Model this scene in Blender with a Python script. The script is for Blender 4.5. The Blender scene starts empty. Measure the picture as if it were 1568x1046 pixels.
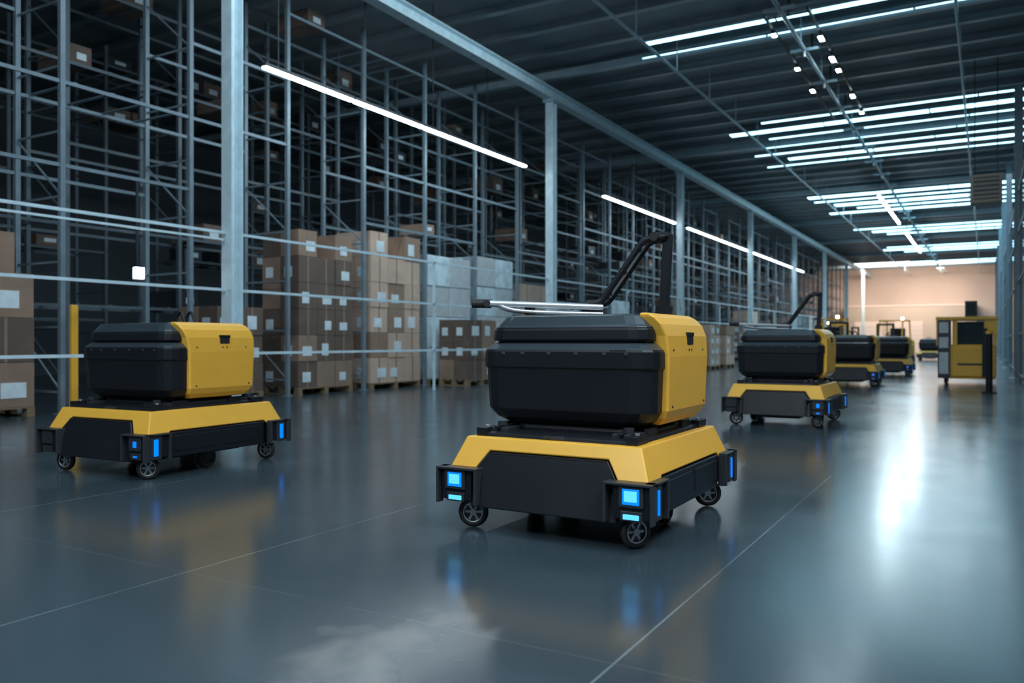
import bpy, math, random
from mathutils import Vector, Matrix
random.seed(7)
C = bpy.context.scene.collection

# ------------------------------------------------------------ materials
def mat(name, col, rough=0.5, metal=0.0, emit=None, estr=0.0, var=0.10, nscale=6.0, bump=0.0, rvar=0.04, spec=0.5, coat=0.0):
    m = bpy.data.materials.new(name); m.use_nodes = True
    nt = m.node_tree; b = nt.nodes['Principled BSDF']
    tc = nt.nodes.new('ShaderNodeTexCoord')
    n = nt.nodes.new('ShaderNodeTexNoise'); n.inputs['Scale'].default_value = nscale; n.inputs['Detail'].default_value = 4
    nt.links.new(tc.outputs['Object'], n.inputs['Vector'])
    r = nt.nodes.new('ShaderNodeMapRange')
    r.inputs['From Min'].default_value = 0.3; r.inputs['From Max'].default_value = 0.7
    r.inputs['To Min'].default_value = 1 - var; r.inputs['To Max'].default_value = 1 + var
    nt.links.new(n.outputs['Fac'], r.inputs['Value'])
    mx = nt.nodes.new('ShaderNodeVectorMath'); mx.operation = 'SCALE'
    mx.inputs[0].default_value = col[:3]
    nt.links.new(r.outputs['Result'], mx.inputs['Scale'])
    nt.links.new(mx.outputs['Vector'], b.inputs['Base Color'])
    rr = nt.nodes.new('ShaderNodeMapRange')
    rr.inputs['From Min'].default_value = 0.3; rr.inputs['From Max'].default_value = 0.7
    rr.inputs['To Min'].default_value = max(0.03, rough - rvar); rr.inputs['To Max'].default_value = min(1, rough + rvar)
    nt.links.new(n.outputs['Fac'], rr.inputs['Value'])
    nt.links.new(rr.outputs['Result'], b.inputs['Roughness'])
    b.inputs['Metallic'].default_value = metal
    b.inputs['Specular IOR Level'].default_value = spec
    b.inputs['Coat Weight'].default_value = coat; b.inputs['Coat Roughness'].default_value = 0.15
    if emit:
        b.inputs['Emission Color'].default_value = (*emit, 1); b.inputs['Emission Strength'].default_value = estr
    if bump:
        bp = nt.nodes.new('ShaderNodeBump'); bp.inputs['Strength'].default_value = bump; bp.inputs['Distance'].default_value = 0.01
        nt.links.new(n.outputs['Fac'], bp.inputs['Height']); nt.links.new(bp.outputs['Normal'], b.inputs['Normal'])
    return m

M_yel = mat('yellow_paint', (0.92, 0.50, 0.06), 0.45, var=0.03, coat=0.15)
M_blk = mat('black_plastic', (0.011, 0.0135, 0.019), 0.42, var=0.06, nscale=4, rvar=0.02, spec=0.35)
M_dgr = mat('dark_grey_metal', (0.045, 0.052, 0.062), 0.38, 0.3)
M_lid = mat('lid_plastic', (0.038, 0.056, 0.070), 0.26, 0.1, var=0.05, nscale=4, rvar=0.02, spec=0.8)
M_rub = mat('rubber', (0.018, 0.018, 0.02), 0.6)
M_hub = mat('hub_alloy', (0.55, 0.58, 0.62), 0.3, 0.6)
M_sil = mat('silver_tube', (0.7, 0.76, 0.8), 0.3, 0.6)
M_blu = mat('blue_led', (0.0, 0.1, 0.4), 0.3, emit=(0.0, 0.20, 0.95), estr=1.15, var=0)
M_cya = mat('cyan_led', (0.05, 0.3, 0.6), 0.3, emit=(0.10, 0.55, 1.0), estr=1.25, var=0)
M_steel = mat('painted_steel_blue', (0.42, 0.57, 0.65), 0.4, 0.1)
M_col = mat('column_paint', (0.62, 0.80, 0.88), 0.4, 0.0)
M_rack = mat('rack_steel', (0.20, 0.275, 0.33), 0.45, 0.1)
M_rackd = mat('rack_steel_dark', (0.11, 0.15, 0.18), 0.5, 0.1)
M_rail = mat('rail_steel', (0.66, 0.85, 0.95), 0.35, 0.0)
M_ceil = mat('ceiling_sheet', (0.22, 0.27, 0.30), 0.6, nscale=0.6, var=0.2)
M_purl = mat('purlin_steel', (0.30, 0.37, 0.41), 0.35, 0.2, nscale=2)
M_wall = mat('wall_panel', (0.09, 0.115, 0.135), 0.7, nscale=1)
M_far = mat('far_wall_plaster', (0.70, 0.57, 0.50), 0.7, nscale=0.2, var=0.12)
M_far2 = mat('far_wall_tan', (0.50, 0.41, 0.34), 0.7, nscale=0.3)
M_c1 = mat('cardboard', (0.32, 0.22, 0.165), 0.8, nscale=3, var=0.15)
M_c2 = mat('cardboard_dark', (0.15, 0.11, 0.09), 0.8, nscale=3, var=0.15)
M_c3 = mat('cardboard_pale', (0.62, 0.46, 0.37), 0.8, nscale=3)
M_lab = mat('paper_label', (0.72, 0.84, 0.92), 0.6)
M_wrap = mat('stretch_wrap', (0.68, 0.86, 0.96), 0.3, nscale=5, var=0.2, bump=0.4)
M_tape = mat('parcel_tape', (0.30, 0.22, 0.165), 0.4)
M_wood = mat('pallet_wood', (0.26, 0.18, 0.11), 0.8, nscale=9)
M_tube = mat('led_strip', (0.9, 0.95, 1), 0.4, emit=(0.82, 0.94, 1.0), estr=24, var=0)
M_tube2 = mat('led_strip_high_output', (0.9, 0.95, 1), 0.4, emit=(0.72, 0.93, 1.0), estr=85, var=0)
M_sky = mat('diffuser_panel', (0.8, 0.9, 1), 0.4, emit=(0.40, 0.80, 1.0), estr=4.6, var=0)
M_fill = mat('fill_glow_panel', (0.8, 0.9, 1), 0.4, emit=(0.56, 0.85, 1.0), estr=4.5, var=0)  # glow of the panels added overhead, out of view
M_glass = mat('dark_glass', (0.03, 0.05, 0.06), 0.08)
M_white = mat('white_panel', (0.55, 0.62, 0.66), 0.5)
M_warm = mat('warm_lamp', (1, 0.8, 0.6), 0.4, emit=(1.0, 0.75, 0.45), estr=10, var=0)

def floor_mat():
    m = bpy.data.materials.new('polished_concrete'); m.use_nodes = True
    nt = m.node_tree; N = nt.nodes; L = nt.links; b = N['Principled BSDF']
    g = N.new('ShaderNodeNewGeometry'); s = N.new('ShaderNodeSeparateXYZ'); L.new(g.outputs['Position'], s.inputs[0])
    def math_(op, a, bb=None, c=None):
        n = N.new('ShaderNodeMath'); n.operation = op
        for i, v in enumerate((a, bb, c)):
            if v is None: continue
            if isinstance(v, (int, float)): n.inputs[i].default_value = v
            else: L.new(v, n.inputs[i])
        return n.outputs[0]
    def noise(scale, detail=6, rough=0.6, dist=0.0):
        n = N.new('ShaderNodeTexNoise'); n.inputs['Scale'].default_value = scale; n.inputs['Detail'].default_value = detail
        n.inputs['Roughness'].default_value = rough; n.inputs['Distortion'].default_value = dist
        L.new(g.outputs['Position'], n.inputs['Vector']); return n.outputs['Fac']
    def mr(v, a, bb, c, d, smooth=False):
        n = N.new('ShaderNodeMapRange'); L.new(v, n.inputs['Value'])
        if smooth: n.interpolation_type = 'SMOOTHSTEP'
        for k, x in zip(('From Min', 'From Max', 'To Min', 'To Max'), (a, bb, c, d)): n.inputs[k].default_value = x
        return n.outputs['Result']
    def mix(f, c1, c2):
        n = N.new('ShaderNodeMix'); n.data_type = 'RGBA'
        if isinstance(f, (int, float)): n.inputs[0].default_value = f
        else: L.new(f, n.inputs[0])
        for i, c in ((6, c1), (7, c2)):
            if isinstance(c, tuple): n.inputs[i].default_value = (*c, 1)
            else: L.new(c, n.inputs[i])
        return n.outputs[2]
    big = noise(0.45, 5, 0.5, 0.3); mid = noise(2.0, 4, 0.5, 0.2)
    col = mix(mr(big, 0.3, 0.7, 0, 1), (0.036, 0.058, 0.075), (0.052, 0.081, 0.100))
    col = mix(mr(mid, 0.3, 0.75, 0, 0.12), col, (0.10, 0.13, 0.155))
    jx = math_('PINGPONG', math_('ADD', s.outputs['X'], 1.0), 1.0)
    lx = mr(jx, 0.002, 0.006, 1, 0)
    lx = math_('MULTIPLY', lx, mr(noise(1.3, 3), 0.34, 0.6, 0.2, 0.85))
    jy = math_('PINGPONG', math_('SUBTRACT', s.outputs['Y'], 2.35), 2.0)
    ly = math_('MULTIPLY', mr(jy, 0.002, 0.006, 1, 0), 0.15)
    line = math_('MAXIMUM', lx, ly)
    col = mix(math_('MULTIPLY', line, 0.65), col, (0.30, 0.40, 0.45))
    # whitish reflection painted into the floor colour as a pale patch
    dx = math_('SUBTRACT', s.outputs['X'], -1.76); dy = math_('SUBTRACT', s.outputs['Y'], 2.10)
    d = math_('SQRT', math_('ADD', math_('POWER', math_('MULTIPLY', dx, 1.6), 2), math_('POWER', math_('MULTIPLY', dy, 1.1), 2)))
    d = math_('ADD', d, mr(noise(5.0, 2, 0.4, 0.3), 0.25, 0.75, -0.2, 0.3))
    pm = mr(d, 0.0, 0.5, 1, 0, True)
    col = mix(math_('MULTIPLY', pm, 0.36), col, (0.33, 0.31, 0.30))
    L.new(col, b.inputs['Base Color'])
    ro = mr(mid, 0.3, 0.7, 0.165, 0.205)
    ro = math_('ADD', ro, mr(big, 0.3, 0.7, -0.02, 0.03))
    L.new(ro, b.inputs['Roughness'])
    b.inputs['Specular IOR Level'].default_value = 0.85
    return m
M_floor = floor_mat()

# ------------------------------------------------------------ mesh builder
class MB:
    def __init__(s): s.v = []; s.f = []; s.m = []; s.s = []; s.mats = []
    def mi(s, m):
        if m not in s.mats: s.mats.append(m)
        return s.mats.index(m)
    def face(s, idx, m, sm=False): s.f.append(idx); s.m.append(s.mi(m)); s.s.append(sm)
    def hexa(s, p, m):
        o = len(s.v); s.v += [tuple(q) for q in p]
        for f in ((0,3,2,1),(4,5,6,7),(0,1,5,4),(1,2,6,5),(2,3,7,6),(3,0,4,7)): s.face([o+i for i in f], m)
    def box(s, x0, x1, y0, y1, z0, z1, m):
        if x0 > x1: x0, x1 = x1, x0
        if y0 > y1: y0, y1 = y1, y0
        s.hexa([(x0,y0,z0),(x1,y0,z0),(x1,y1,z0),(x0,y1,z0),(x0,y0,z1),(x1,y0,z1),(x1,y1,z1),(x0,y1,z1)], m)
    def beam(s, a, b, w, h, m):
        a = Vector(a); b = Vector(b); d = (b-a).normalized()
        up = Vector((0,0,1)) if abs(d.z) < 0.95 else Vector((0,1,0))
        sd = d.cross(up).normalized(); u = sd.cross(d)
        P = []
        for q in (a, b):
            for i, j in ((-1,-1),(1,-1),(1,1),(-1,1)): P.append(q + sd*w/2*i + u*h/2*j)
        s.hexa(P, m)
    def loft(s, secs, m, sm=False, cap=True):
        n = len(secs[0]); o = len(s.v)
        for c in secs: s.v += [tuple(q) for q in c]
        for k in range(len(secs)-1):
            mm = m[k] if isinstance(m, (list, tuple)) else m
            for i in range(n):
                j = (i+1) % n
                s.face([o+k*n+i, o+k*n+j, o+(k+1)*n+j, o+(k+1)*n+i], mm, sm)
        if cap:
            m0 = m[0] if isinstance(m, (list, tuple)) else m
            s.face([o+i for i in range(n)][::-1], m0); e = o+(len(secs)-1)*n
            s.face([e+i for i in range(n)], m0)
    def tube(s, path, r, m, seg=10):
        P = [Vector(p) for p in path]; secs = []; ref = None
        for i, p in enumerate(P):
            d = (P[min(i+1, len(P)-1)] - P[max(i-1, 0)]).normalized()
            if ref is None:
                ref = Vector((0,1,0)) if abs(d.y) < 0.9 else Vector((1,0,0))
            u = (ref - d*ref.dot(d)).normalized(); ref = u; w = d.cross(u)
            secs.append([p + r*(math.cos(t)*u + math.sin(t)*w) for t in [2*math.pi*k/seg for k in range(seg)]])
        s.loft(secs, m, True, False)
        for c, rev in ((secs[0], True), (secs[-1], False)):
            o = len(s.v); s.v += [tuple(q) for q in c]; ids = [o+i for i in range(seg)]
            s.face(ids[::-1] if rev else ids, m)
    def torus(s, c, ax, R, r, m, n=24, k=8, flat=1.0):
        c = Vector(c); ax = Vector(ax).normalized(); ref = Vector((0,0,1)); u = (ref - ax*ref.dot(ax)).normalized(); w = ax.cross(u)
        o = len(s.v)
        for i in range(n):
            a = 2*math.pi*i/n; rd = math.cos(a)*u + math.sin(a)*w
            for j in range(k):
                t = 2*math.pi*j/k; s.v.append(tuple(c + rd*(R + r*math.cos(t)) + ax*r*flat*math.sin(t)))
        for i in range(n):
            for j in range(k):
                s.face([o+i*k+j, o+((i+1)%n)*k+j, o+((i+1)%n)*k+(j+1)%k, o+i*k+(j+1)%k], m, True)
    def obj(s, name, parent=None, bevel=0, seg=2, solid=0, ang=30):
        me = bpy.data.meshes.new(name); me.from_pydata(s.v, [], s.f)
        for m in s.mats: me.materials.append(m)
        for p, i, sm in zip(me.polygons, s.m, s.s): p.material_index = i; p.use_smooth = sm
        me.update()
        o = bpy.data.objects.new(name, me); C.objects.link(o)
        if parent: o.parent = parent
        if solid:
            q = o.modifiers.new('solid', 'SOLIDIFY'); q.thickness = solid; q.offset = -1
        if bevel:
            q = o.modifiers.new('bev', 'BEVEL'); q.width = bevel; q.segments = seg; q.limit_method = 'ANGLE'; q.angle_limit = math.radians(ang)
            q.harden_normals = True
        return o

def rsec(hx, hy, c, z, cx=0, cy=0, k=3):
    pts = []
    for sx, sy, a0 in ((1,-1,-90),(1,1,0),(-1,1,90),(-1,-1,180)):
        for i in range(k+1):
            a = math.radians(a0 + 90*i/k)
            pts.append((cx + sx*(hx-c) + c*math.cos(a), cy + sy*(hy-c) + c*math.sin(a), z))
    return pts

def empty(name, loc, rz=0):
    e = bpy.data.objects.new(name, None); e.location = loc; e.rotation_euler = (0, 0, rz); e.empty_display_size = 0.2
    C.objects.link(e); return e

def smooth_path(pts, n=6):
    P = [Vector(p) for p in pts]; out = []
    for i in range(len(P)-1):
        p0 = P[max(i-1,0)]; p1 = P[i]; p2 = P[i+1]; p3 = P[min(i+2, len(P)-1)]
        for k in range(n):
            t = k/n
            out.append(0.5*((2*p1) + (p2-p0)*t + (2*p0-5*p1+4*p2-p3)*t*t + (3*p1-p0-3*p2+p3)*t**3))
    out.append(P[-1]); return out

def fillet(pts, r=0.04, n=5):
    """polyline with small rounded corners"""
    P = [Vector(p) for p in pts]; out = [P[0]]
    for i in range(1, len(P)-1):
        a = (P[i-1]-P[i]); b = (P[i+1]-P[i]); rr = min(r, a.length*0.45, b.length*0.45)
        A = P[i] + a.normalized()*rr; B = P[i] + b.normalized()*rr
        for k in range(n+1):
            t = k/n; out.append((1-t)**2*A + 2*t*(1-t)*P[i] + t*t*B)
    out.append(P[-1]); return out

# ------------------------------------------------------------ robot
def robot(loc, rz=0, handle=True, wrot=0.9, slim=False, lit_left=True):
    R = empty('autonomous_mobile_robot', loc, rz)
    Z0, Z1 = 0.295, 0.49
    h = lambda z: 0.575 - 0.075*(z-Z0)/(Z1-Z0)
    k = lambda z: 0.685 - 0.085*(z-Z0)/(Z1-Z0)
    b = MB(); V = []
    def add(x, y, z): V.append((x, y, z)); return len(V)-1
    cor = {(sx, sy, t): add(sx*h(z), sy*k(z), z) for sx in (-1,1) for sy in (-1,1) for t, z in ((0,Z0),(1,Z1))}
    b.v = V
    zc, ze = 0.425, 0.345
    for sy in (-1, 1):
        mid = [add(x, sy*k(z), z) for x, z in ((-0.43,Z0),(-0.34,zc),(0.34,zc),(0.43,Z0))]
        f = [cor[-1,sy,0]] + mid + [cor[1,sy,0], cor[1,sy,1], cor[-1,sy,1]]
        b.face(f if sy < 0 else f[::-1], M_yel)
    for sx in (-1, 1):
        mid = [add(sx*h(z), y, z) for y, z in ((-0.54,Z0),(-0.47,ze),(0.47,ze),(0.54,Z0))]
        f = [cor[sx,-1,0]] + mid + [cor[sx,1,0], cor[sx,1,1], cor[sx,-1,1]]
        b.face(f if sx > 0 else f[::-1], M_yel)
    b.face([cor[-1,-1,1], cor[1,-1,1], cor[1,1,1], cor[-1,1,1]], M_yel)
    b.obj('shell', R, bevel=0.022, seg=3, solid=0.02)
    # chassis
    b = MB()
    b.loft([rsec(0.46,0.58,0.05,0.13), rsec(0.51,0.625,0.06,0.17), rsec(0.515,0.63,0.06,0.34), rsec(0.49,0.60,0.06,0.44)], M_blk)
    for sy in (-1, 1):
        pts = [(-0.41,0.135),(0.41,0.135),(0.425,0.285),(0.335,0.412),(-0.335,0.412),(-0.425,0.285)]
        a = [(x, sy*(k(max(z,0.25))+0.004), z) for x, z in pts]; c = [(x, sy*0.60, z) for x, z in pts]
        b.loft([a, c] if sy > 0 else [c, a], M_blk)
    for sx in (-1, 1):
        b.box(sx*0.50, sx*0.565, -0.46, 0.46, 0.15, 0.335, M_blk)
        b.box(sx*0.55, sx*0.569, -0.44, -0.02, 0.19, 0.31, M_blk)
        b.box(sx*0.55, sx*0.569, 0.02, 0.44, 0.19, 0.31, M_blk)
    b.box(-0.25,0.25,-0.5,0.5,0.09,0.14, M_rub)
    b.obj('chassis', R, bevel=0.008)
    b = MB()
    for sy in (-1, 1):
        pts = [(-0.425,0.285),(-0.335,0.414),(0.335,0.414),(0.425,0.285)]
        P = [(x, sy*(k(z)+0.004), z) for x, z in pts]
        for p, q in zip(P[:-1], P[1:]): b.beam(p, q, 0.008, 0.01, M_rub)
    b.obj('panel_seam', R)
    # deck
    b = MB()
    b.loft([rsec(0.455,0.555,0.05,0.488), rsec(0.45,0.55,0.05,0.508), rsec(0.43,0.53,0.05,0.515)], M_blk)
    for sx in (-1, 1):
        b.box(sx*0.30, sx*0.42, -0.50, 0.50, 0.51, 0.535, M_dgr)
        b.box(sx*0.345, sx*0.37, -0.53, 0.52, 0.53, 0.545, M_blk)
        for sy in (-1, 1):
            b.tube([(sx*0.37, sy*0.44, 0.51), (sx*0.37, sy*0.44, 0.562)], 0.028, M_dgr, 14)
            b.box(sx*0.40, sx*0.465, sy*0.42, sy*0.56, 0.49, 0.535, M_blk)
            b.box(sx*0.41, sx*0.435, sy*0.2, sy*0.34, 0.51, 0.55, M_blk)
            b.tube([(sx*0.435, sy*0.49, 0.535), (sx*0.435, sy*0.49, 0.545)], 0.014, M_hub, 10)
    b.loft([rsec(0.33,0.36,0.06,0.51), rsec(0.33,0.36,0.06,0.53), rsec(0.37,0.34,0.06,0.56)], M_blk)
    b.box(-0.06, 0.06, -0.558, -0.54, 0.492, 0.51, M_dgr)
    b.obj('deck', R, bevel=0.004)
    # corner modules + lamps
    b = MB(); l = MB()
    for sx in (-1, 1):
        for sy in (-1, 1):
            X = lambda a, sx=sx: sx*a
            Y = lambda a, sy=sy: sy*a
            b.box(X(0.40), X(0.585), Y(0.52), Y(0.715), 0.165, 0.325, M_blk)
            b.box(X(0.355), X(0.372), Y(0.66), Y(0.742), 0.145, 0.335, M_dgr)
            b.box(X(0.592), X(0.606), Y(0.69), Y(0.742), 0.145, 0.335, M_dgr)
            b.box(X(0.355), X(0.606), Y(0.66), Y(0.742), 0.325, 0.338, M_dgr)
            b.box(X(0.555), X(0.606), Y(0.50), Y(0.72), 0.325, 0.338, M_dgr)
            b.box(X(0.555), X(0.606), Y(0.50), Y(0.52), 0.145, 0.33, M_dgr)
            b.box(X(0.36), X(0.42), Y(0.60), Y(0.68), 0.15, 0.33, M_blk)
            b.box(X(0.432), X(0.558), Y(0.70), Y(0.728), 0.222, 0.322, M_dgr)
            b.box(X(0.44), X(0.55), Y(0.70), Y(0.724), 0.158, 0.205, M_dgr)
            b.box(X(0.58), X(0.597), Y(0.58), Y(0.68), 0.155, 0.32, M_dgr)
            lit = lit_left or sx > 0
            if lit and not slim:
                l.box(X(0.452), X(0.538), Y(0.72), Y(0.733), 0.236, 0.31, M_blu)
                l.box(X(0.462), X(0.528), Y(0.72), Y(0.7345), 0.250, 0.302, M_cya)
                l.box(X(0.455), X(0.535), Y(0.72), Y(0.729), 0.166, 0.190, M_cya)
            elif lit:
                l.box(X(0.478), X(0.512), Y(0.72), Y(0.733), 0.246, 0.29, M_blu)
                l.box(X(0.475), X(0.515), Y(0.72), Y(0.729), 0.174, 0.186, M_blu)
            if sx > 0:
                wy = 0.018 if slim else 0.01
                l.box(X(0.59), X(0.603), Y(0.632-wy), Y(0.632+wy), 0.18, 0.30, M_blu)
            else:
                l.box(X(0.59), X(0.603), Y(0.622), Y(0.642), 0.18, 0.30, M_blu)
    b.obj('corner_modules', R, bevel=0.004); l.obj('status_lights', R, bevel=0.003)
    # wheels
    w = MB()
    for sx in (-1, 1):
        for sy in (-1, 1):
            a = wrot + 0.25*sx*sy
            ax = Vector((math.cos(a), -math.sin(a), 0)); c = Vector((sx*0.465, sy*0.59, 0.082))
            w.torus(c, ax, 0.064, 0.018, M_rub, 28, 10, 1.1)
            w.tube([c - ax*0.014, c + ax*0.014], 0.018, M_hub, 14)
            for e in (-1, 1):
                w.torus(c + ax*0.014*e, ax, 0.052, 0.0045, M_hub, 28, 6)
            pv = ax.cross(Vector((0,0,1)))
            for q in range(6):
                t = math.pi*q/3; d = math.cos(t)*pv + math.sin(t)*Vector((0,0,1))
                w.beam(c + d*0.012, c + d*0.05, 0.009, 0.012, M_hub)
            w.tube([c - ax*0.004, c + ax*0.004], 0.045, M_dgr, 20)
            w.beam(c - ax*0.034, c - ax*0.034 + Vector((0,0,0.10)), 0.02, 0.008, M_dgr)
            w.tube([c - ax*0.04, c - ax*0.01], 0.01, M_hub, 10)
            w.beam(c + Vector((0,0,0.09)) - ax*0.036, c + Vector((0,0,0.09)) + ax*0.036, 0.05, 0.012, M_dgr)
    for sx in (-1, 1):
        w.torus((sx*0.4, 0, 0.085), (1,0,0), 0.06, 0.025, M_rub, 24, 8, 1.3)
        w.tube([(sx*0.42,0,0.085),(sx*0.38,0,0.085)], 0.05, M_dgr, 18)
    w.obj('wheels', R)
    # cargo box body
    cy = -0.005
    b = MB()
    def S(hx, hy, c, z): return rsec(hx, hy, c, z, -0.012, cy, 3)
    b.loft([S(0.41,0.35,0.09,0.555), S(0.455,0.40,0.10,0.585), S(0.492,0.432,0.11,0.635), S(0.502,0.442,0.11,0.855),
            S(0.512,0.45,0.11,0.862), S(0.512,0.45,0.11,0.945), S(0.505,0.445,0.11,0.957), S(0.470,0.41,0.10,0.990),
            S(0.45,0.395,0.09,0.992), S(0.45,0.395,0.09,1.01)], [M_blk]*6 + [M_lid]*2 + [M_blk])
    for x in (-0.36,-0.24,-0.08,0.08,0.24,0.36):
        b.box(x-0.012, x+0.012, cy-0.455, cy-0.44, 0.925, 0.943, M_dgr)
    b.box(0.27, 0.36, cy-0.452, cy-0.44, 0.951, 0.96, M_dgr)
    b.obj('cargo_box_body', R, bevel=0.006)
    b = MB()
    b.loft([S(0.468,0.412,0.10,1.004), S(0.472,0.416,0.10,1.012), S(0.468,0.412,0.10,1.062), S(0.462,0.406,0.10,1.068),
            S(0.462,0.406,0.10,1.076), S(0.45,0.395,0.10,1.088), S(0.415,0.36,0.09,1.136), S(0.40,0.345,0.09,1.14)], [M_blk]*4 + [M_lid]*3)
    b.loft([rsec(0.30,0.26,0.05,1.138,0,cy), rsec(0.29,0.25,0.05,1.148,0,cy)], M_lid)
    b.obj('cargo_box_lid', R, bevel=0.005)
    # yellow side panel
    b = MB(); d = MB()
    secs = []
    for z, x, y0, y1 in ((0.562,0.462,-0.22,0.33),(0.60,0.495,-0.25,0.375),(0.64,0.514,-0.26,0.39),(0.92,0.524,-0.27,0.40),
                         (1.03,0.518,-0.29,0.40),(1.09,0.498,-0.315,0.385),(1.125,0.468,-0.33,0.365),(1.149,0.43,-0.335,0.34)):
        secs.append([(0.38,y0,z),(x,y0,z),(x,y1,z),(0.38,y1,z)])
    b.loft(secs, M_yel)
    d.box(0.51, 0.5245, 0.03, 0.125, 0.985, 1.045, M_rub)
    d.box(0.51, 0.527, 0.025, 0.13, 1.03, 1.05, M_blk)
    for yy in (0.055, 0.10, 0.30, -0.2):
        d.tube([(0.515, yy, 0.955), (0.5255, yy, 0.955)], 0.006, M_dgr, 8)
    for yy in (-0.2, 0.34):
        d.tube([(0.51, yy, 0.66), (0.5195, yy, 0.66)], 0.006, M_dgr, 8)
    b.obj('side_panel', R, bevel=0.014, seg=3, ang=25); d.obj('panel_grips', R)
    if handle:
        b = MB()
        # upright flat post, square at the top
        b.beam((0.360,0.10,1.14),(0.388,0.10,1.595), 0.040, 0.060, M_blk)
        b.beam((0.360,0.10,1.14),(0.364,0.10,1.20), 0.07, 0.09, M_blk)
        # paired raked tubes
        for o in (-0.048, 0.048):
            b.tube(fillet([(0.385,0.10+o*0.8,1.585),(0.262,0.095+o,1.572),(0.02,0.05+o,1.222),(-0.14,-0.02+o,1.20)], 0.035), 0.019, M_blk, 12)
        b.tube([(0.25,0.095,1.545),(0.05,0.06,1.255)], 0.008, M_sil)
        b.tube([(0.33,0.02,1.585),(0.33,0.18,1.585)], 0.026, M_rub, 14)
        b.beam((0.40,0.10,1.595),(0.30,0.10,1.600),0.10,0.022, M_dgr)
        for t in (0.15, 0.5, 0.85):
            q = Vector((0.262,0.095,1.572)).lerp(Vector((0.02,0.05,1.222)), t)
            b.beam(q - Vector((0,0.05,0)), q + Vector((0,0.05,0)), 0.02, 0.02, M_dgr)
        dv = Vector((-0.56,-0.42,0)).normalized(); pp = Vector((-dv.y, dv.x, 0))
        st = Vector((0.0, 0.04, 1.195)); en = Vector((-0.53,-0.36,1.215))
        for o in (-0.06, 0.06):
            b.tube([st + pp*o, en + pp*o*0.7], 0.017, M_sil, 12)
            b.tube(smooth_path([st + pp*o + Vector((0,0,-0.038)), st.lerp(en,0.7) + pp*o*0.9 + Vector((0,0,-0.038)), st.lerp(en,0.9) + pp*o*0.8 + Vector((0,0,-0.005))]), 0.011, M_sil)
        for t in (0.05, 0.3, 0.55, 0.8, 0.96):
            q = st.lerp(en, t); b.beam(q - pp*0.055, q + pp*0.055, 0.03, 0.014, M_sil)
        for t in (0.1, 0.62):
            q = st.lerp(en, t); b.beam(q + Vector((0,0,-0.055)), q + Vector((0,0,0)), 0.04, 0.05, M_blk)
        b.tube([en - pp*0.06, en + pp*0.06], 0.02, M_rub, 14)
        b.tube([en + dv*-0.03, en + dv*0.08], 0.025, M_rub, 14)
        b.beam(st + Vector((0.03,0.02,-0.02)), st + Vector((-0.1,-0.05,-0.02)), 0.13, 0.03, M_dgr)
        b.obj('tow_handle', R)
    else:
        b = MB()
        for o in (-0.06, 0.06):
            b.tube(smooth_path([(-0.1+o,0.2,1.14),(-0.1+o,0.2,1.21),(-0.05+o,0.2,1.24),(0.0+o,0.2,1.14)]), 0.012, M_blk)
        b.box(-0.3,0.25,0.1,0.2,1.14,1.155, M_dgr)
        b.obj('lid_bracket', R)
    return R

robot((-1.93, 4.30, 0), 0, True)
robot((-5.75, 4.36, 0), math.radians(3), False, 1.1, slim=True, lit_left=False)
robot((-2.15, 10.5, 0), 0, True, slim=True, lit_left=False)
robot((-2.65, 20.3, 0), 0, False, slim=True, lit_left=False)
robot((-2.45, 26.8, 0), 0, False, slim=True, lit_left=False)
robot((-2.6, 49, 0), 0, False, slim=True, lit_left=False)
robot((-1.0, 56, 0), 0, False, slim=True, lit_left=False)

# ------------------------------------------------------------ room shell
X0, X1, Y0, Y1, H = -24.0, 9.0, -9.0, 88.0, 8.2
def shell(name, x0, x1, y0, y1, z0, z1, m):
    b = MB(); b.box(x0, x1, y0, y1, z0, z1, m); return b.obj(name)
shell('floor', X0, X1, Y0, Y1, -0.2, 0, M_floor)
shell('ceiling', X0, X1, Y0, Y1, H+0.0, H+0.2, M_ceil)
shell('wall_left', X0-0.2, X0, Y0, Y1, 0, H, M_wall)
shell('wall_right', X1, X1+0.2, Y0, Y1, 0, H, M_wall)
shell('wall_back', X0, X1, Y0-0.2, Y0, 0, H, M_wall)
b = MB(); b.box(X0, X1, Y1, Y1+0.2, 0, H, M_far)
b.obj('wall_far')
b = MB(); b.box(-12, -0.8, Y1-3.0, Y1-0.02, 0, 4.3, M_far2); b.box(-12.05,-0.75,Y1-3.05,Y1-0.02,4.3,4.45,M_far)
for i in range(3):
    b.box(-11+3.5*i, -8.6+3.5*i, Y1-3.06, Y1-3.0, 0, 2.9, M_far)
    for q in range(7): b.box(-11+3.5*i, -8.6+3.5*i, Y1-3.08, Y1-3.05, 0.4*q, 0.4*q+0.02, M_steel)
b.obj('loading_dock_enclosure')

# purlins (trim) - transverse
b = MB()
y = 1.0
while y < Y1-0.5:
    b.box(X0, X1, y-0.03, y+0.03, H-0.16, H, M_purl); b.box(X0, X1, y-0.08, y+0.08, H-0.175, H-0.155, M_purl)
    y += 1.4
b.obj('trim_1')
b = MB()
for i in range(9):
    y = 8.5 + 10.4*i
    b.box(X0, X1, y-0.02, y+0.02, H-0.36, H-0.175, M_steel); b.box(X0, X1, y-0.09, y+0.09, H-0.38, H-0.355, M_steel)
b.obj('trim_2')

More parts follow.
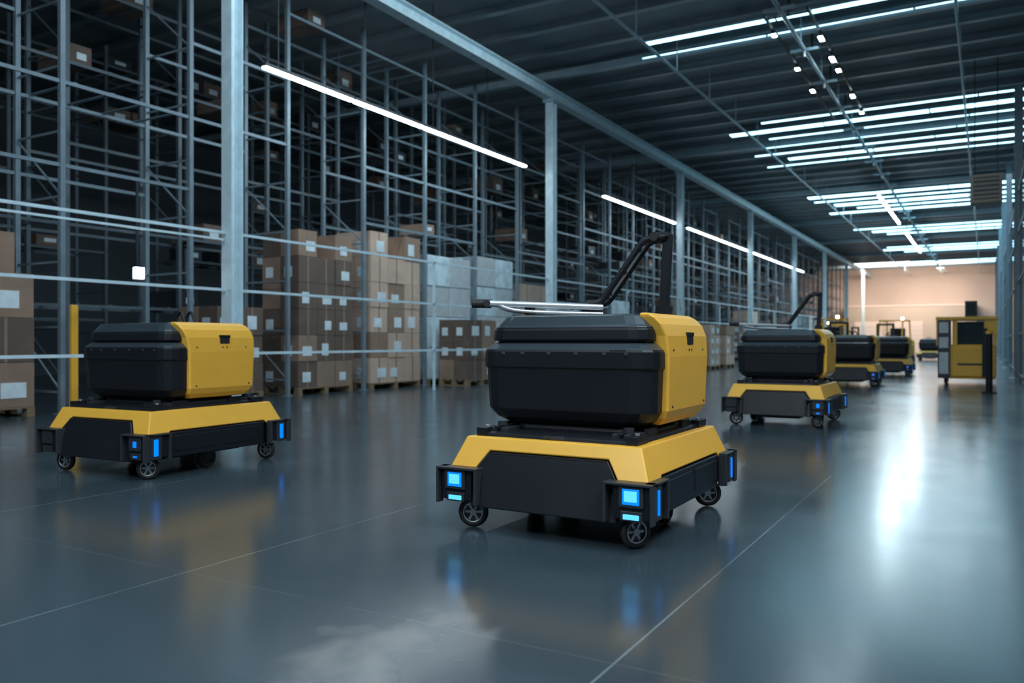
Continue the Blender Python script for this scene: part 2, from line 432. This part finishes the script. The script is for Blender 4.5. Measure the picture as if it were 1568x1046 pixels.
# ceiling light banks: slim diffuser strips hung under the purlins, running across the hall
def bank(ya, offs):
    e = empty('ceiling_light_bank', (0, ya, H-0.27)); b = MB(); f = MB()
    for yc, ww in offs:
        x = -6.6 + random.uniform(-1.0, 1.2)
        while x < 6.5:
            L_ = 3.0
            b.box(x, x+L_-0.05, yc-ww, yc+ww, -0.02, 0.0, M_sky); f.box(x-0.01, x+L_-0.04, yc-ww-0.03, yc+ww+0.03, 0.0, 0.05, M_purl)
            for xx in (x+0.3, x+2.4): f.box(xx-0.01, xx+0.01, yc-0.01, yc+0.01, 0.05, 0.11, M_dgr)
            x += L_
    b.obj('diffuser_panels', e); f.obj('panel_frames', e)
bank(18.0, [(0,0.08),(0.9,0.025)])
bank(26.4, [(0,0.05),(1.1,0.17),(2.2,0.035),(3.3,0.20),(4.6,0.05),(5.7,0.16),(6.8,0.04)])
bank(40.0, [(0,0.08),(1.4,0.28),(2.8,0.10),(4.2,0.32),(5.6,0.12),(7,0.25)])
bank(54.5, [(0,0.15),(1.6,0.35),(3.2,0.2)]); bank(66, [(0,0.2),(1.8,0.4),(3.6,0.25),(5.4,0.35)]); bank(79, [(0,0.3),(2,0.3)])
b = MB()
for yc in (-5.3, -2.5, 0.3, 3.1, 5.9, 8.7):
    for x in (-3.5, 0.0, 3.5):
        b.box(x-1.5, x+1.5, yc-0.25, yc+0.25, H-0.03, H-0.002, M_fill)
b.obj('added_light_panel_1')  # added glowing panels, unseen, to light the foreground robots

# longitudinal beam over columns, pipes
b = MB()
b.box(-9.93, -9.67, 0, Y1-0.1, 7.28, 7.31, M_col); b.box(-9.82,-9.78,0,Y1-0.1,7.31,7.53,M_col); b.box(-9.93,-9.67,0,Y1-0.1,7.53,7.56,M_col)
b.obj('ceiling_beam')
b = MB()
for x, z, r in ((-6.3,7.35,0.035),(-3.5,7.5,0.045),(-0.5,7.4,0.025)):
    b.tube([(x,2,z),(x,Y1-0.2,z)], r, M_steel, 8)
    y = 3.0
    while y < Y1:
        b.box(x-0.012,x+0.012,y-0.012,y+0.012,z,H-0.0,M_steel)
        if x == -3.5:
            b.tube([(x,y+0.4,z-0.16),(x,y+0.4,z)],0.03,M_hub,8); b.box(x-0.3,x+0.3,y+0.36,y+0.44,z-0.04,z+0.02,M_steel)
        y += 2.6
b.obj('ceiling_pipe_run')
# spotlights added for glints along the pipe and a longer floor streak
e = empty('added_glint_lights', (-3.5, 17.0, 7.62)); b = MB()
b.box(-0.45,-0.40,0,9.0,0.0,0.05,M_dgr); b.box(0.40,0.45,0,9.0,0.0,0.05,M_dgr)
for q in range(4):
    b.box(-0.45,0.45,0.3+2.6*q,0.34+2.6*q,0.05,0.08,M_dgr); b.box(-0.02,0.02,0.3+2.6*q,0.34+2.6*q,0.08,H-7.62,M_dgr)
for xx, yy, s_ in ((-0.42,0.9,0.10),(0.42,1.6,0.16),(0.42,3.1,0.20),(-0.42,3.4,0.10),(0.42,4.0,0.12),(-0.42,5.4,0.14),(0.42,6.4,0.16),(0.42,8.2,0.12)):
    b.box(xx-0.05,xx+0.05,yy-s_,yy+s_,-0.08,0.0,M_dgr); b.box(xx-0.045,xx+0.045,yy-s_*0.9,yy+s_*0.9,-0.09,-0.08,M_tube2)
b.obj('added_track_and_heads', e)

# columns
for i in range(8):
    y = 8.5 + 10.4*i
    e = empty('steel_column', (-9.8, y, 0))
    b = MB()
    b.box(-0.11,0.11,-0.11,-0.09,0.02,7.28,M_col); b.box(-0.11,0.11,0.09,0.11,0.02,7.28,M_col); b.box(-0.015,0.015,-0.09,0.09,0.02,7.28,M_col)
    b.tube([(0.075,-0.06,0.02),(0.075,-0.06,7.2)],0.03,M_rail,10)
    b.obj('shaft', e, bevel=0.003)
    b = MB(); b.box(-0.22,0.22,-0.22,0.22,0,0.025,M_steel)
    for sx in (-1,1):
        for sy in (-1,1): b.tube([(sx*0.17,sy*0.17,0.02),(sx*0.17,sy*0.17,0.06)],0.02,M_dgr,8)
    b.box(-0.16,0.16,-0.18,0.18,7.2,7.275,M_steel)
    b.obj('base_plate', e)

# guard rail fence between columns
b = MB()
for z in (0.82, 1.77, 2.62):
    for i in range(-1, 5):
        ya = 8.5+10.4*i+0.13; yb = 8.5+10.4*(i+1)-0.13
        b.box(-9.83,-9.79,ya,yb,z-0.02,z+0.02,M_rail)
b.box(-9.83,-9.79,2.0,8.33,2.50,2.53,M_rail)
for i in range(-1, 5):
    y = 8.5+10.4*(i+0.5); b.box(-9.83,-9.79,y-0.02,y+0.02,0,2.64,M_rail)
b.obj('guard_railing')

# LED strip lights
def strip(x, ya, yb, z, seg=2.4, tm=M_tube):
    e = empty('linear_ceiling_light', (x, ya, z))
    b = MB(); f = MB(); y = 0; Ln = yb-ya
    while y < Ln-0.3:
        L2 = min(seg, Ln-y)-0.07
        b.box(-0.045,0.045,y,y+L2,-0.04,-0.005,tm); f.box(-0.06,0.06,y-0.02,y+L2+0.02,-0.005,0.05,M_dgr)
        f.box(-0.006,0.006,y+0.3,y+0.312,0.05,H-z,M_dgr)
        y += seg
    b.obj('tube', e); f.obj('housing', e)
strip(-10.2, 9.5, 18.3, 5.5, 2.2)
strip(-10.2, 23.2, 29.9, 5.5)
strip(-10.2, 31.4, 55, 5.5)
strip(-3.75, 36, 45, 6.9, 2.4, M_tube2); strip(-3.75, 49, 60, 6.9, 2.4, M_tube2)

# ------------------------------------------------------------ pallet racking
def rack_run(name, xf, xb, ys, levels, mr, ztop=7.3, fill=0.15, brace=True, deck=0.3, pw=0.035):
    e = empty(name, (0, 0, 0))
    b = MB(); c = MB()
    for y in ys:
        for x in (xf, xb):
            b.box(x-pw, x+pw, y-pw, y+pw, 0, ztop, mr)
            b.box(x-0.08, x+0.08, y-0.07, y+0.07, 0, 0.015, mr)
        z = 0.3; k = 0
        while z < ztop-0.9 and brace:
            b.box(min(xf,xb), max(xf,xb), y-0.012, y+0.012, z-0.015, z+0.015, mr)
            if k % 3 == 0: b.beam((xf, y, z), (xb, y, z+0.9), 0.02, 0.02, mr)
            z += 0.9; k += 1
    for y, y2 in zip(ys[:-1], ys[1:]):
        for lz in levels:
            if random.random() < 0.25: continue
            for x in (xf, xb):
                b.box(x-0.02, x+0.02, y+0.04, y2-0.04, lz-0.05, lz, mr)
            if random.random() < deck:
                for q in range(4):
                    yy = y+0.2+(y2-y-0.4)*q/3; b.box(min(xf,xb), max(xf,xb), yy-0.03, yy+0.03, lz, lz+0.015, mr)
            yy = y+0.12
            while yy < y2-0.5:
                if random.random() < fill:
                    w = random.uniform(0.35,0.6); hh = random.uniform(0.2,0.5); dd = random.uniform(0.6,0.95)
                    s_ = 1 if xf > xb else -1
                    xo = xf - s_*0.1
                    m_ = random.choice((M_c1,M_c2,M_c2,M_c2,M_dgr,M_dgr))
                    c.box(xo, xo-s_*dd, yy, yy+w, lz+0.016, lz+0.016+hh, m_)
                    c.box(xo, xo+s_*0.006, yy+w*0.3, yy+w*0.75, lz+0.1, lz+0.1+hh*0.35, M_lab)
                    yy += w+0.05
                else: yy += 0.5
    b.obj('frame', e)
    if c.v: c.obj('cartons', e)
    return e
ysA = [0.3+2.1*i for i in range(0, 38)]
rack_run('pallet_rack', -11.0, -12.1, ysA, (3.45, 4.6, 5.8, 7.0), M_rack, 7.4, 0.03)
rack_run('pallet_rack', -12.7, -13.8, [y+1.1 for y in ysA], (1.6, 2.9, 4.2, 5.5, 6.8), M_rackd, 7.5, 0.12)
rack_run('pallet_rack', -17.0, -18.1, [y+0.4 for y in ysA], (1.5, 3.0, 4.5, 6.0, 7.2), M_rackd, 7.6, 0.35)
e = empty('rack_aisle_lamp', (-10.93, 7.72, 2.02)); b = MB()
b.box(0,0.05,-0.07,0.07,-0.08,0.08,M_tube); b.box(-0.03,0.0,-0.09,0.09,-0.1,0.1,M_dgr); b.box(-0.04,0.06,-0.09,0.09,0.08,0.1,M_dgr)
b.box(-0.03,-0.01,-0.02,0.02,0.1,1.37,M_dgr); b.obj('lantern', e)

# right-hand columns with rails
for i in range(7):
    e = empty('steel_column', (0.75, 15.2+10.4*i, 0)); b = MB()
    b.box(-0.10,0.10,-0.10,-0.08,0.02,7.8,M_rack); b.box(-0.10,0.10,0.08,0.10,0.02,7.8,M_rack); b.box(-0.015,0.015,-0.08,0.08,0.02,7.8,M_rack)
    b.box(-0.22,0.22,-0.22,0.22,0,0.025,M_steel); b.obj('shaft', e, bevel=0.003)
b = MB()
for i in range(24):
    y = 16.5+2.6*i
    b.box(0.73,0.77,y-0.025,y+0.025,0,5.0,M_rackd)
for i in range(6):
    ya = 15.2+10.4*i+0.15; yb = ya+10.1
    for z in (0.15,1.2,2.6,3.9,4.98): b.box(0.73,0.77,ya,yb,z-0.025,z+0.025,M_rackd)
b.obj('partition_frame')

# pallet loads
def pallet_load(x, y, w, d, h, cm, layers, cols, rows=2, wrap=False, top_cap=False):
    e = empty('pallet_of_cartons', (x, y, 0))
    p = MB()
    for q in range(5):
        xx = -d/2 + (d-0.1)*q/4; p.box(xx, xx+0.1, -w/2, w/2, 0.11, 0.135, M_wood)
    for q in range(3):
        yy = -w/2 + (w-0.1)*q/2
        p.box(-d/2, d/2, yy, yy+0.1, 0, 0.02, M_wood)
        for k in range(3):
            xx = -d/2 + (d-0.12)*k/2; p.box(xx, xx+0.12, yy, yy+0.1, 0.02, 0.11, M_wood)
    p.obj('pallet', e)
    c = MB(); hh = (h-0.14)/layers; cw = w/cols; cd = d/rows
    for L in range(layers):
        for i in range(cols):
            for j in range(rows):
                if L == layers-1 and random.random() < 0.2 and not wrap: continue
                g = 0.008; jx = random.uniform(-0.012, 0.012)
                xa = -d/2+cd*j+g+jx; xb = -d/2+cd*(j+1)-g+jx; ya = -w/2+cw*i+g; yb = -w/2+cw*(i+1)-g; za = 0.137+hh*L; zb = za+hh-0.006
                m_ = random.choice(cm); c.box(xa, xb, ya, yb, za, zb, m_)
                if not wrap:
                    if j == rows-1:
                        c.box(xb, xb+0.003, (ya+yb)/2-0.02, (ya+yb)/2+0.02, za, zb, M_tape)
                        if random.random() < 0.65:
                            lw = cw*random.uniform(0.35,0.5); ly = ya+cw*random.uniform(0.1,0.4); lh = hh*random.uniform(0.3,0.5)
                            c.box(xb, xb+0.007, ly, ly+lw, za+hh*0.2, za+hh*0.2+lh, M_lab)
                    if i == 0 and random.random() < 0.6:
                        c.box(xa+cd*0.2, xa+cd*0.6, ya-0.007, ya, za+hh*0.2, za+hh*0.6, M_lab)
    if top_cap:
        c.box(-d/2-0.01, d/2+0.01, -w/2-0.01, w/2+0.01, h, h+0.06, M_lab)
    c.obj('cartons', e, bevel=0.006 if not wrap else 0.02)
    return e
B=(M_c1,M_c1,M_c2); D_=(M_c2,M_c2,M_c2,M_c1); P_=(M_c3,M_c3,M_c3,M_c1); W=(M_wrap,M_wrap,M_white)
pallet_load(-11.5, 3.5, 1.5, 0.95, 2.3, B, 4, 2)
pallet_load(-11.5, 5.5, 1.5, 0.95, 2.5, B, 4, 2)
pallet_load(-11.5, 9.75, 1.0, 0.95, 1.6, D_, 3, 2)
pallet_load(-11.5, 11.85, 1.5, 0.95, 3.1, D_, 6, 3)
pallet_load(-11.45, 13.95, 1.7, 0.95, 3.3, P_, 6, 3)
pallet_load(-11.5, 16.05, 1.8, 0.95, 3.0, W, 4, 2, wrap=True)
pallet_load(-11.5, 18.15, 1.8, 0.95, 3.15, W, 4, 2, wrap=True)
pallet_load(-10.42, 15.9, 1.2, 0.8, 1.5, D_, 3, 2)
pallet_load(-11.5, 20.25, 1.6, 0.95, 2.6, P_, 5, 2)
pallet_load(-11.5, 22.35, 1.6, 0.95, 2.2, W, 4, 2, wrap=True)
y = 24.45; k = 0
while y < 76:
    if k % 3 != 2:
        pallet_load(-11.5, y, 1.6, 0.95, random.uniform(1.3, 2.9), random.choice((B,P_,W,D_)), 4, 2)
    y += 2.1; k += 1
for y in (27.0, 29.0, 31.0, 41.5): pallet_load(-8.9, y, 1.2, 1.0, 1.6, P_, 4, 2)

e = empty('rack_upright_guard', (-10.8, 6.65, 0)); b = MB()
b.box(-0.03,0.03,-0.05,0.05,0,1.5,M_yel); b.box(-0.08,0.06,-0.1,0.1,0,0.02,M_yel); b.obj('guard_post', e, bevel=0.01)

# ------------------------------------------------------------ forklifts
def forklift(loc, rz):
    e = empty('forklift', loc, rz); b = MB()
    b.loft([rsec(0.5,0.9,0.12,0.18), rsec(0.55,0.95,0.15,0.5), rsec(0.55,0.95,0.15,0.85), rsec(0.48,0.5,0.1,1.0,0,0.4)], M_yel)
    b.loft([rsec(0.52,0.22,0.1,0.3,0,0.95), rsec(0.52,0.25,0.12,1.0,0,0.92), rsec(0.45,0.18,0.08,1.1,0,0.9)], M_yel)
    b.obj('body', e, bevel=0.02)
    b = MB()
    for sx in (-1,1):
        b.tube([(sx*0.46,-0.5,0.85),(sx*0.44,-0.3,1.85)],0.03,M_yel); b.tube([(sx*0.46,0.7,1.0),(sx*0.44,0.6,1.85)],0.03,M_yel)
        b.beam((sx*0.44,-0.35,1.85),(sx*0.44,0.65,1.85),0.06,0.06,M_yel)
        b.beam((sx*0.3,-1.05,0.1),(sx*0.3,-1.05,1.7),0.08,0.06,M_dgr); b.box(sx*0.22,sx*0.34,-2.1,-1.05,0.06,0.1,M_dgr)
    for q in range(6): b.beam((-0.44,-0.3+0.18*q,1.86),(0.44,-0.3+0.18*q,1.86),0.03,0.03,M_yel)
    for z in (0.3,1.0,1.68): b.beam((-0.34,-1.05,z),(0.34,-1.05,z),0.05,0.08,M_dgr)
    b.box(-0.3,0.3,0.15,0.6,0.95,1.1,M_blk); b.box(-0.28,0.28,0.5,0.6,1.1,1.55,M_blk)
    b.tube([(0,-0.45,0.9),(0,-0.3,1.25)],0.03,M_blk); b.torus((0,-0.28,1.27),(0,0.6,0.8),0.16,0.02,M_blk)
    b.tube([(0.2,0.5,1.88),(0.2,0.5,2.0)],0.06,M_warm,12)
    b.obj('mast_and_cab', e)
    b = MB()
    for sx in (-1,1):
        for yy, r in ((-0.62,0.3),(0.65,0.24)):
            b.torus((sx*0.52,yy,r),(1,0,0),r-0.09,0.09,M_rub,24,10); b.tube([(sx*0.46,yy,r),(sx*0.58,yy,r)],r-0.12,M_hub,16)
    b.obj('wheels', e)
forklift((-5.0, 33, 0), 0.3); forklift((-3.3, 37, 0), -0.2); forklift((-6.6, 44, 0), 1.2)

# ------------------------------------------------------------ service cart on the right
e = empty('service_tugger_cart', (-0.38, 22.3, 0)); b = MB()
b.loft([rsec(0.55,0.75,0.06,0.14), rsec(0.58,0.78,0.06,0.22), rsec(0.58,0.78,0.06,0.88), rsec(0.54,0.74,0.06,0.93)], M_yel)
b.box(-0.3,0.5,-0.80,-0.77,0.2,0.85,M_yel); b.box(-0.2,0.45,-0.805,-0.79,0.45,0.5,M_dgr)
b.obj('cabinet', e, bevel=0.01)
b = MB()
b.box(-0.60,-0.34,-0.82,-0.2,0.15,1.5,M_dgr)
for z in (0.25,0.85,1.2): b.box(-0.57,-0.38,-0.835,-0.82,z,z+0.25 if z > 0.3 else 0.75,M_white)
b.box(-0.30,0.5,-0.6,0.7,0.93,1.46,M_glass)
for sx in (-0.60,0.56):
    for yy in (-0.76,0.74): b.box(sx-0.03,sx+0.03,yy-0.03,yy+0.03,0.9,1.5,M_yel)
b.box(-0.30,-0.2,-0.78,-0.72,0.9,1.5,M_yel)
b.box(-0.64,0.62,-0.84,0.80,1.5,1.57,M_yel); b.box(-0.05,0.2,-0.4,-0.1,1.57,1.95,M_dgr); b.box(-0.02,0.17,-0.41,-0.4,1.62,1.9,M_glass)
b.box(0.34,0.60,-0.82,-0.60,1.15,1.48,M_yel)
b.box(0.3,0.40,-0.9,-0.82,0.2,1.3,M_blk)
b.obj('superstructure', e)
b = MB()
for sx in (-1,1):
    for yy in (-0.5,0.5): b.torus((sx*0.45,yy,0.1),(1,0,0),0.07,0.03,M_rub,20,8); b.tube([(sx*0.42,yy,0.1),(sx*0.48,yy,0.1)],0.06,M_hub,12)
b.obj('wheels', e)
e = empty('safety_bollard', (0.05, 18.4, 0)); b = MB()
b.tube([(0,0,0.02),(0,0,1.15)],0.06,M_blk,16); b.tube([(0,0,0),(0,0,0.02)],0.13,M_blk,16); b.tube([(0,0,1.15),(0,0,1.2)],0.062,M_yel,16)
b.obj('post', e)
e = empty('hanging_unit_heater', (0.0, 24.0, 4.5)); b = MB()
b.box(-0.35,0.35,-0.35,0.35,0,0.7,M_far2)
b.box(-0.28,0.28,-0.37,-0.35,0.07,0.63,M_dgr)
for q in range(5): b.box(-0.28,0.28,-0.39,-0.36,0.1+0.11*q,0.14+0.11*q,M_far2)
b.tube([(-0.25,0,0.7),(-0.25,0,H-4.5)],0.012,M_dgr); b.tube([(0.25,0,0.7),(0.25,0,H-4.5)],0.012,M_dgr)
b.obj('casing', e)

# ------------------------------------------------------------ added fill lights
def area(name, loc, sx, sy, power, col, rot=(0,0,0)):
    l = bpy.data.lights.new(name, 'AREA'); l.shape = 'RECTANGLE'; l.size = sx; l.size_y = sy; l.energy = power; l.color = col
    o = bpy.data.objects.new(name, l); o.location = loc; o.rotation_euler = rot; C.objects.link(o); return o
cool = (0.72, 0.91, 1.0)
area('fill_lamp', (2.8, 1.5, 7.6), 3, 6, 560, (0.9,0.95,1.0), (0, math.radians(22), 0))  # added out of frame to light the robots' yellow sides
area('fill_lamp', (-3, -4.5, 7.4), 6, 2, 440, (0.84,0.94,1.0), (math.radians(30), 0, 0))  # added behind the camera to light the robots' front faces
area('fill_lamp', (-7.3, 11, 7.3), 2, 12, 260, cool, (0, math.radians(25), 0))  # added to brighten the pallet loads and columns on the left
area('fill_lamp', (-2, 36, 7.3), 6, 12, 330, cool)  # this and the next are added to brighten the far hall
area('fill_lamp', (-3, 58, 7.3), 6, 12, 550, (0.85,0.93,1))
area('warm_fill_lamp', (-6, 80, 7.6), 10, 3, 1700, (1.0, 0.82, 0.68), (math.radians(35),0,0))  # warm light added for the far wall
w = bpy.data.worlds.new('dim_world'); bpy.context.scene.world = w; w.use_nodes = True
nt = w.node_tree
nt.nodes['Background'].inputs[0].default_value = (0.03,0.05,0.07,1); nt.nodes['Background'].inputs[1].default_value = 0.3

bpy.context.scene.view_settings.view_transform = 'Standard'

# ------------------------------------------------------------ camera
cam = bpy.data.cameras.new('camera'); co = bpy.data.objects.new('camera', cam); C.objects.link(co)
co.location = (0, 0, 1.0); co.rotation_euler = (math.radians(90), 0, math.radians(30.15))
cam.sensor_width = 36; cam.lens = 36*1250/1568; cam.clip_end = 300
cam.dof.use_dof = True; cam.dof.focus_distance = 4.4; cam.dof.aperture_fstop = 2.0
bpy.context.scene.camera = co
